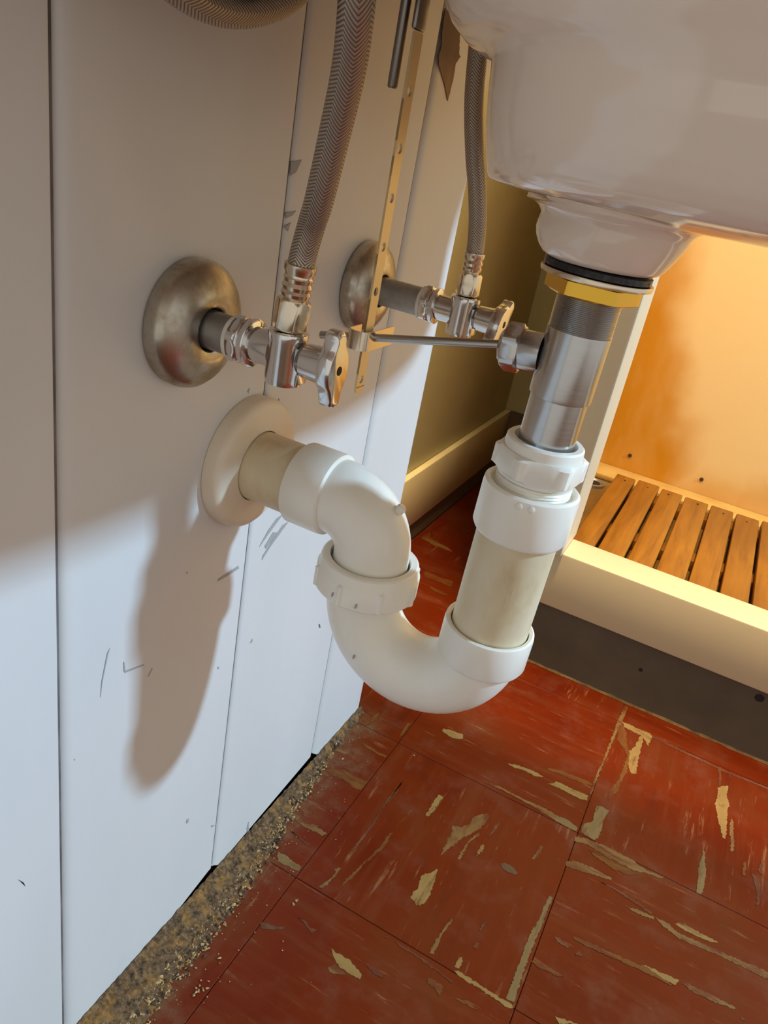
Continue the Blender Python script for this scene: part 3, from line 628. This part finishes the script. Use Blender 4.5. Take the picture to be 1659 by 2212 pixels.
link('clevis', *join(bevbox(.0754, .0788, .4040, .4165, .7085, .7240, .0016), bevbox(.0660, .0780, .4050, .4160, .7225, .7270, .001)), DARKROD, st)
pr_ = link('pull_rod', *tube([(.0678, .41, .6815), (.0678, .41, .6825), (.0683, .41, .79)], [.0022, .0028, .0028], 20), DARKROD)
tag(pr_, 'short dark round rod with a free lower end beside the top of the strap', 'rod')
U = []
for k in range(9): a = math.pi * k / 8; U.append((.0755 - .0062 * math.cos(a), .4030 - .0040 * math.sin(a)))
outer = [(.0693, .4170)] + U + [(.0817, .4350)]
V, F = [], []
for i, (x, y) in enumerate(outer):
    nx, ny = (x - .0752), (y - .41); l = math.hypot(nx, ny); t = .0008
    if i == 0: nx, ny, l = -1, 0, 1
    if i == len(outer) - 1: nx, ny, l = 1, 0, 1
    if 0 < i < len(outer) - 1: nx, ny = (x - .0752), (y - .403); l = math.hypot(nx, ny)
    for s in (0, t):
        for z in (.5445, .5558): V.append((x + nx / l * s, y + ny / l * s, z))
for i in range(len(outer) - 1):
    a = i * 4; b = a + 4
    F += [(a, b, b + 1, a + 1), (a + 2, a + 3, b + 3, b + 2), (a, a + 2, b + 2, b), (a + 1, b + 1, b + 3, a + 3)]
F += [(0, 1, 3, 2), tuple(len(V) - 4 + k for k in (0, 2, 3, 1))]
tag(link('spring_clip', V, F, CHAMP), 'bent metal spring clip where the rod crosses the strap', 'clip')

# ------------------------------------------------------------------ white plastic trap
tr = thing('sink_trap', 'white plastic U-shaped trap joining the drain to the wall', 'trap pipe', (.15, .41, .32))
def lugs(n, w, amp, rows, ph=0):
    def f(th, i):
        q = ((th + ph) % (2 * math.pi / n)) / (2 * math.pi / n)
        return 1 + (amp if i in rows and q < w else 0)
    return f
nut = link('slip_nut', *join(dl([(.5022, .0205), (.5026, .0222), (.5040, .0226), (.5046, .0226), (.5185, .0228), (.5188, .0224), (.5240, .0220), (.5250, .0210), (.5250, .0180), (.5120, .0170)], 96, None, False),
     hexnut(dp(.5046), TD, 0, .0142, .0272, 6, .12, .2)), PVC, tr)
V = []
ad = link('trap_adapter', *dl([(.4662, .0246), (.4666, .0268), (.4690, .0282), (.4930, .0282), (.4965, .0278), (.4978, .0262), (.4976, .0250), (.4950, .0236), (.4955, .0222)] + [(.4955 + .0009 * k, .0222 if k % 2 else .0214) for k in range(1, 8)] + [(.5026, .0190)], 80, None, False), PVC, tr)
link('moulding_nub', *join(lathe((.1985, .3818, .4935), (.15, -1, .1), [(-.001, .0022), (.0004, .0020), (.0008, .0012)], 14), lathe((.2050, .3832, .4933), (.25, -1, .1), [(-.001, .0022), (.0004, .0020), (.0008, .0012)], 14)), PVC, ad)
link('straight_pipe', *dl([(.3760, .0243), (.4680, .0243)], 72), AGED, tr)['label'] = 'aged cream length of pipe with fine dark scratches'
B = dp(.385); xA, zc = .1068, .3850; xm = (xA + B.x) / 2; R = (B.x - xA) / 2
pts = [(xA, .41, .400), (xA, .41, .393)] + [(xm - R * math.cos(math.pi * k / 40), .41, zc - R * math.sin(math.pi * k / 40)) for k in range(41)] + [(B.x, .41, .390)]
ub = link('return_bend', *join(tube(pts, .0252, 64), dl([(.3735, .0255), (.3745, .0278), (.3765, .0288), (.3965, .0288), (.3990, .0284), (.3996, .0272), (.3990, .0252), (.3900, .0246)], 80, None, False)), PVC, tr)
un = link('union_nut', *lathe((xA, .41, .3868), (0, 0, 1), [(0, .0265), (.0008, .0330), (.0026, .0346), (.0160, .0346), (.0172, .0338), (.0235, .0325), (.0245, .0312), (.0243, .0272), (.0215, .0266)], 160, lugs(8, .12, .045, (2, 3), .1), False), PVC, tr)
ez, ex, er = .4443, .0765, xA - .0765
pts = [(.0740, .41, ez)] + [(ex + er * math.sin(math.pi / 2 * k / 24), .41, ez - er + er * math.cos(math.pi / 2 * k / 24)) for k in range(25)] + [(xA, .41, .4020)]
el = link('elbow', *join(tube(pts, .0252, 64), lathe((.0472, .41, ez), (1, 0, 0), [(.0, .0246), (.0, .0272), (.0012, .0280), (.0240, .0281), (.0265, .0277), (.0275, .0262), (.0276, .0245)], 72, None, False)), PVC, tr)
link('moulding_nub', *lathe((.1215, .41, .4535), (.55, -.1, .8), [(-.004, .0034), (-.0008, .0032), (.0004, .0022)], 16), PVC, el)
link('wall_pipe', *lathe((.0004, .41, ez), (1, 0, 0), [(0, .0243), (.052, .0243)], 72), AGED, tr)['label'] = 'aged cream length of pipe entering the wall'
def ring(o, d, prof, seg=80):
    V, F = lathe(o, d, prof, seg, None, False); n = (len(prof) - 1) * seg
    return V, F + [(n + k, n + (k + 1) % seg, (k + 1) % seg, k) for k in range(seg)]
tag(link('wall_flange', *ring((.0003, .41, ez), (1, 0, 0), [(0, .0250), (0, .0462), (.0080, .0462), (.0102, .0454), (.0122, .0428), (.0128, .0400), (.0132, .0250)], 96), FLANGE), 'thick cream plastic wall flange round the trap pipe', 'pipe flange')

for parent, o, d in ((ub, (.1190, .3847, .3500), (-.15, -1, -.05)), (ub, (.0865, .3930, .3550), (-.6, -.75, -.3)), (un, (.1000, .3762, .3950), (-.15, -1, 0)), (un, (.1170, .3768, .3935), (.2, -1, 0))):
    link('grime_spot', *extrude_poly([Vector(o) + frame(d)[1] * a + frame(d)[2] * c for a, c in ((-.0004, -.0018), (.0004, -.0012), (.0007, .0010), (.0001, .0020), (-.0005, .0006))], Vector(d).normalized() * .0009), SCUFF, parent, smooth=False)

# ------------------------------------------------------------------ shut-off valves, wall plates, supply hoses
def handle_mesh(x0, x1, y, z, rot):
    half = [(.0, .0205), (.0026, .0200), (.0042, .0182), (.0048, .0150), (.0062, .0112), (.0092, .0066), (.0106, .0)]
    pr = half + [(a, -b) for a, b in half[::-1][1:]] + [(-a, -b) for a, b in half[1:]] + [(-a, b) for a, b in half[::-1][1:-1]]
    pr = [(p.x, p.y) for p in spline([(a, b, 0) for a, b in pr] + [(pr[0][0], pr[0][1], 0)], 3)[:-1]]
    c, s = math.cos(rot), math.sin(rot); n = len(pr); V, F = [], []
    for x, k in ((x0, .97), (x0 + .0008, 1.0), (x1 - .0014, 1.0), (x1 - .0003, .94), (x1, .86)):
        V += [(x, y + (a * c - b * s) * k, z + (a * s + b * c) * k) for a, b in pr]
    for i in range(4):
        for k in range(n): a, b = i * n + k, i * n + (k + 1) % n; F.append((a, b, b + n, a + n))
    F += [tuple(range(n)), tuple(range(4 * n, 5 * n))]; return V, F
def valve(y, z, X0, rot, label):
    t = thing('shutoff_valve', label, 'valve', (X0, y, z))
    link('supply_pipe', *lathe((.0006, y, z), (1, 0, 0), [(0, .0106), (X0, .0106)], 40), GALV, t)['label'] = 'dull grey pipe stub'
    link('tape_ring', *lathe((X0 - .0005, y, z), (1, 0, 0), [(0, .0112), (.0004, .0120), (.0026, .0121), (.0032, .0114)], 40), TAPE, t)['label'] = 'off-white ring of thread tape'
    link('compression_nut', *join(hexnut((X0 + .0025, y, z), (1, 0, 0), 0, .0062, .0143, 6, .15, .3), lathe((X0 + .0087, y, z), (1, 0, 0), [(0, .0126), (.0008, .0116), (.0016, .0128), (.0044, .0130), (.0052, .0118)], 48)), CHROME, t)
    xb = X0 + .0335
    b = link('valve_body', *join(lathe((X0 + .013, y, z), (1, 0, 0), [(0, .0094), (.014, .0094)], 40), lathe((xb, y, z - .0165), (0, 0, 1), [(0, .0070), (.0010, .0096), (.0040, .0102), (.0240, .0102), (.0262, .0108), (.0285, .0106), (.0292, .0088)], 48), bevbox(xb + .0055, xb + .0112, y - .0055, y + .0055, z - .0140, z + .0060, .001)), CHROME, t)
    link('packing_nut', *join(hexnut((xb + .0100, y, z), (1, 0, 0), 0, .0045, .0088, 6), lathe((xb + .0140, y, z), (1, 0, 0), [(0, .0036), (.004, .0036)], 16)), DARKROD, t)
    h = link('handle', *join(lathe((xb + .0120, y, z), (1, 0, 0), [(0, .0082), (.0008, .0090), (.0100, .0096), (.0180, .0104)], 48), handle_mesh(X0 + .0582, X0 + .0662, y, z, rot)), CHROME, t)
    link('screw', *lathe((X0 + .0660, y, z), (1, 0, 0), [(0, .0026), (.0004, .0024)], 16), CAVITY, h)
    return xb
def hose(path, r, y, z, xb, label, mat=BRAID):
    t = thing('supply_hose', label, 'hose', (xb, y, z + .013))
    p0 = Vector(path[0]); d = (Vector(path[1]) - p0).normalized(); b0 = Vector((xb, y, z + .0134))
    ax = (p0 - b0).normalized(); L = (p0 - b0).length; k = r / .0068
    link('coupling_nut', *join(hexnut(b0, ax, 0, .0155, .0096 * k, 6, .08, .25)), CHAMP, t)
    link('ferrule', *lathe(b0, ax, [(.0150, .0058 * k), (.0168, .0060 * k), (.0172, .0072 * k), (.0190, .0078 * k), (.0205, .0070 * k), (.0225, .0079 * k), (.0245, .0070 * k), (.0265, .0078 * k), (.0275, .0072 * k), (L - .0040, .0072 * k), (L - .0025, .0082 * k), (L + .0005, .0084 * k), (L + .0010, .0070 * k)], 40), CHAMP, t)
    V, F, UV = tube(spline(path, 14), r, 40, uv=True)
    link('braided_tube', V, F, mat, t, uvs=UV)
def escutcheon(y, z, r, name_label):
    s = r / .035
    o = link('wall_plate', *ring((.0006, y, z), (1, 0, 0), [(0, .0330 * s), (.0005, .0348 * s), (.0065, .0354 * s), (.0095, .0346 * s), (.0130, .0316 * s), (.0160, .0262 * s), (.0180, .0200 * s), (.0188, .0150), (.0180, .0125), (.0165, .0116), (.0150, .0116), (.0080, .0300 * s)], 80), TARNISH)
    tag(o, name_label, 'wall plate')
Y1, Z1, Y2, Z2 = .340, .5485, .543, .553
escutcheon(Y1, Z1, .0352, 'tarnished round metal wall plate nearer the viewer, left of the strap')
escutcheon(Y2, Z2, .0340, 'tarnished round metal wall plate behind the perforated strap')
x1 = valve(Y1, Z1, .0330, math.radians(4), 'chrome shut-off valve nearer the viewer with its lever handle upright')
x2 = valve(Y2, Z2, .0525, math.radians(-48), 'chrome shut-off valve farther back, above the thin pivot rod')
hose([(.0688, Y1, .5945), (.0705, .339, .6030), (.0752, .335, .6160), (.0823, .327, .6281), (.0954, .311, .6577), (.1071, .295, .6808), (.1158, .279, .6997), (.1185, .271, .715), (.1195, .268, .728)], .0068, Y1, Z1, x1, 'thick braided metal hose rising from the nearer valve')
hose([(.0850, Y2, .5955), (.0848, .542, .6030), (.0827, .540, .6194), (.0790, .535, .6398), (.0745, .530, .6590), (.0690, .525, .6872), (.066, .522, .7153), (.062, .52, .76)], .0063, Y2, Z2, x2, 'braided metal hose rising from the farther valve, partly behind the sink')
V, F, UV = tube(spline([(.05, .215, .76), (.05, .222, .725), (.05, .2420, .7020), (.05, .2680, .6928), (.05, .2970, .6930), (.05, .3270, .7020), (.05, .3480, .7160), (.05, .368, .736), (.05, .380, .77)], 14), .0062, 40, uv=True)
tag(link('hose_loop', V, F, BRAID, uvs=UV), 'grey braided hose sagging in a loop at the top left', 'hose')
V, F, UV = tube(spline([(.054, .228, .77), (.054, .236, .738), (.054, .252, .7150), (.054, .274, .7050), (.054, .299, .7052), (.054, .322, .7150), (.054, .340, .733), (.054, .352, .77)], 14), .0058, 40, uv=True)
tag(link('hose_loop', V, F, BRAID_DARK, uvs=UV), 'black hose curving just inside the grey braided loop', 'hose')
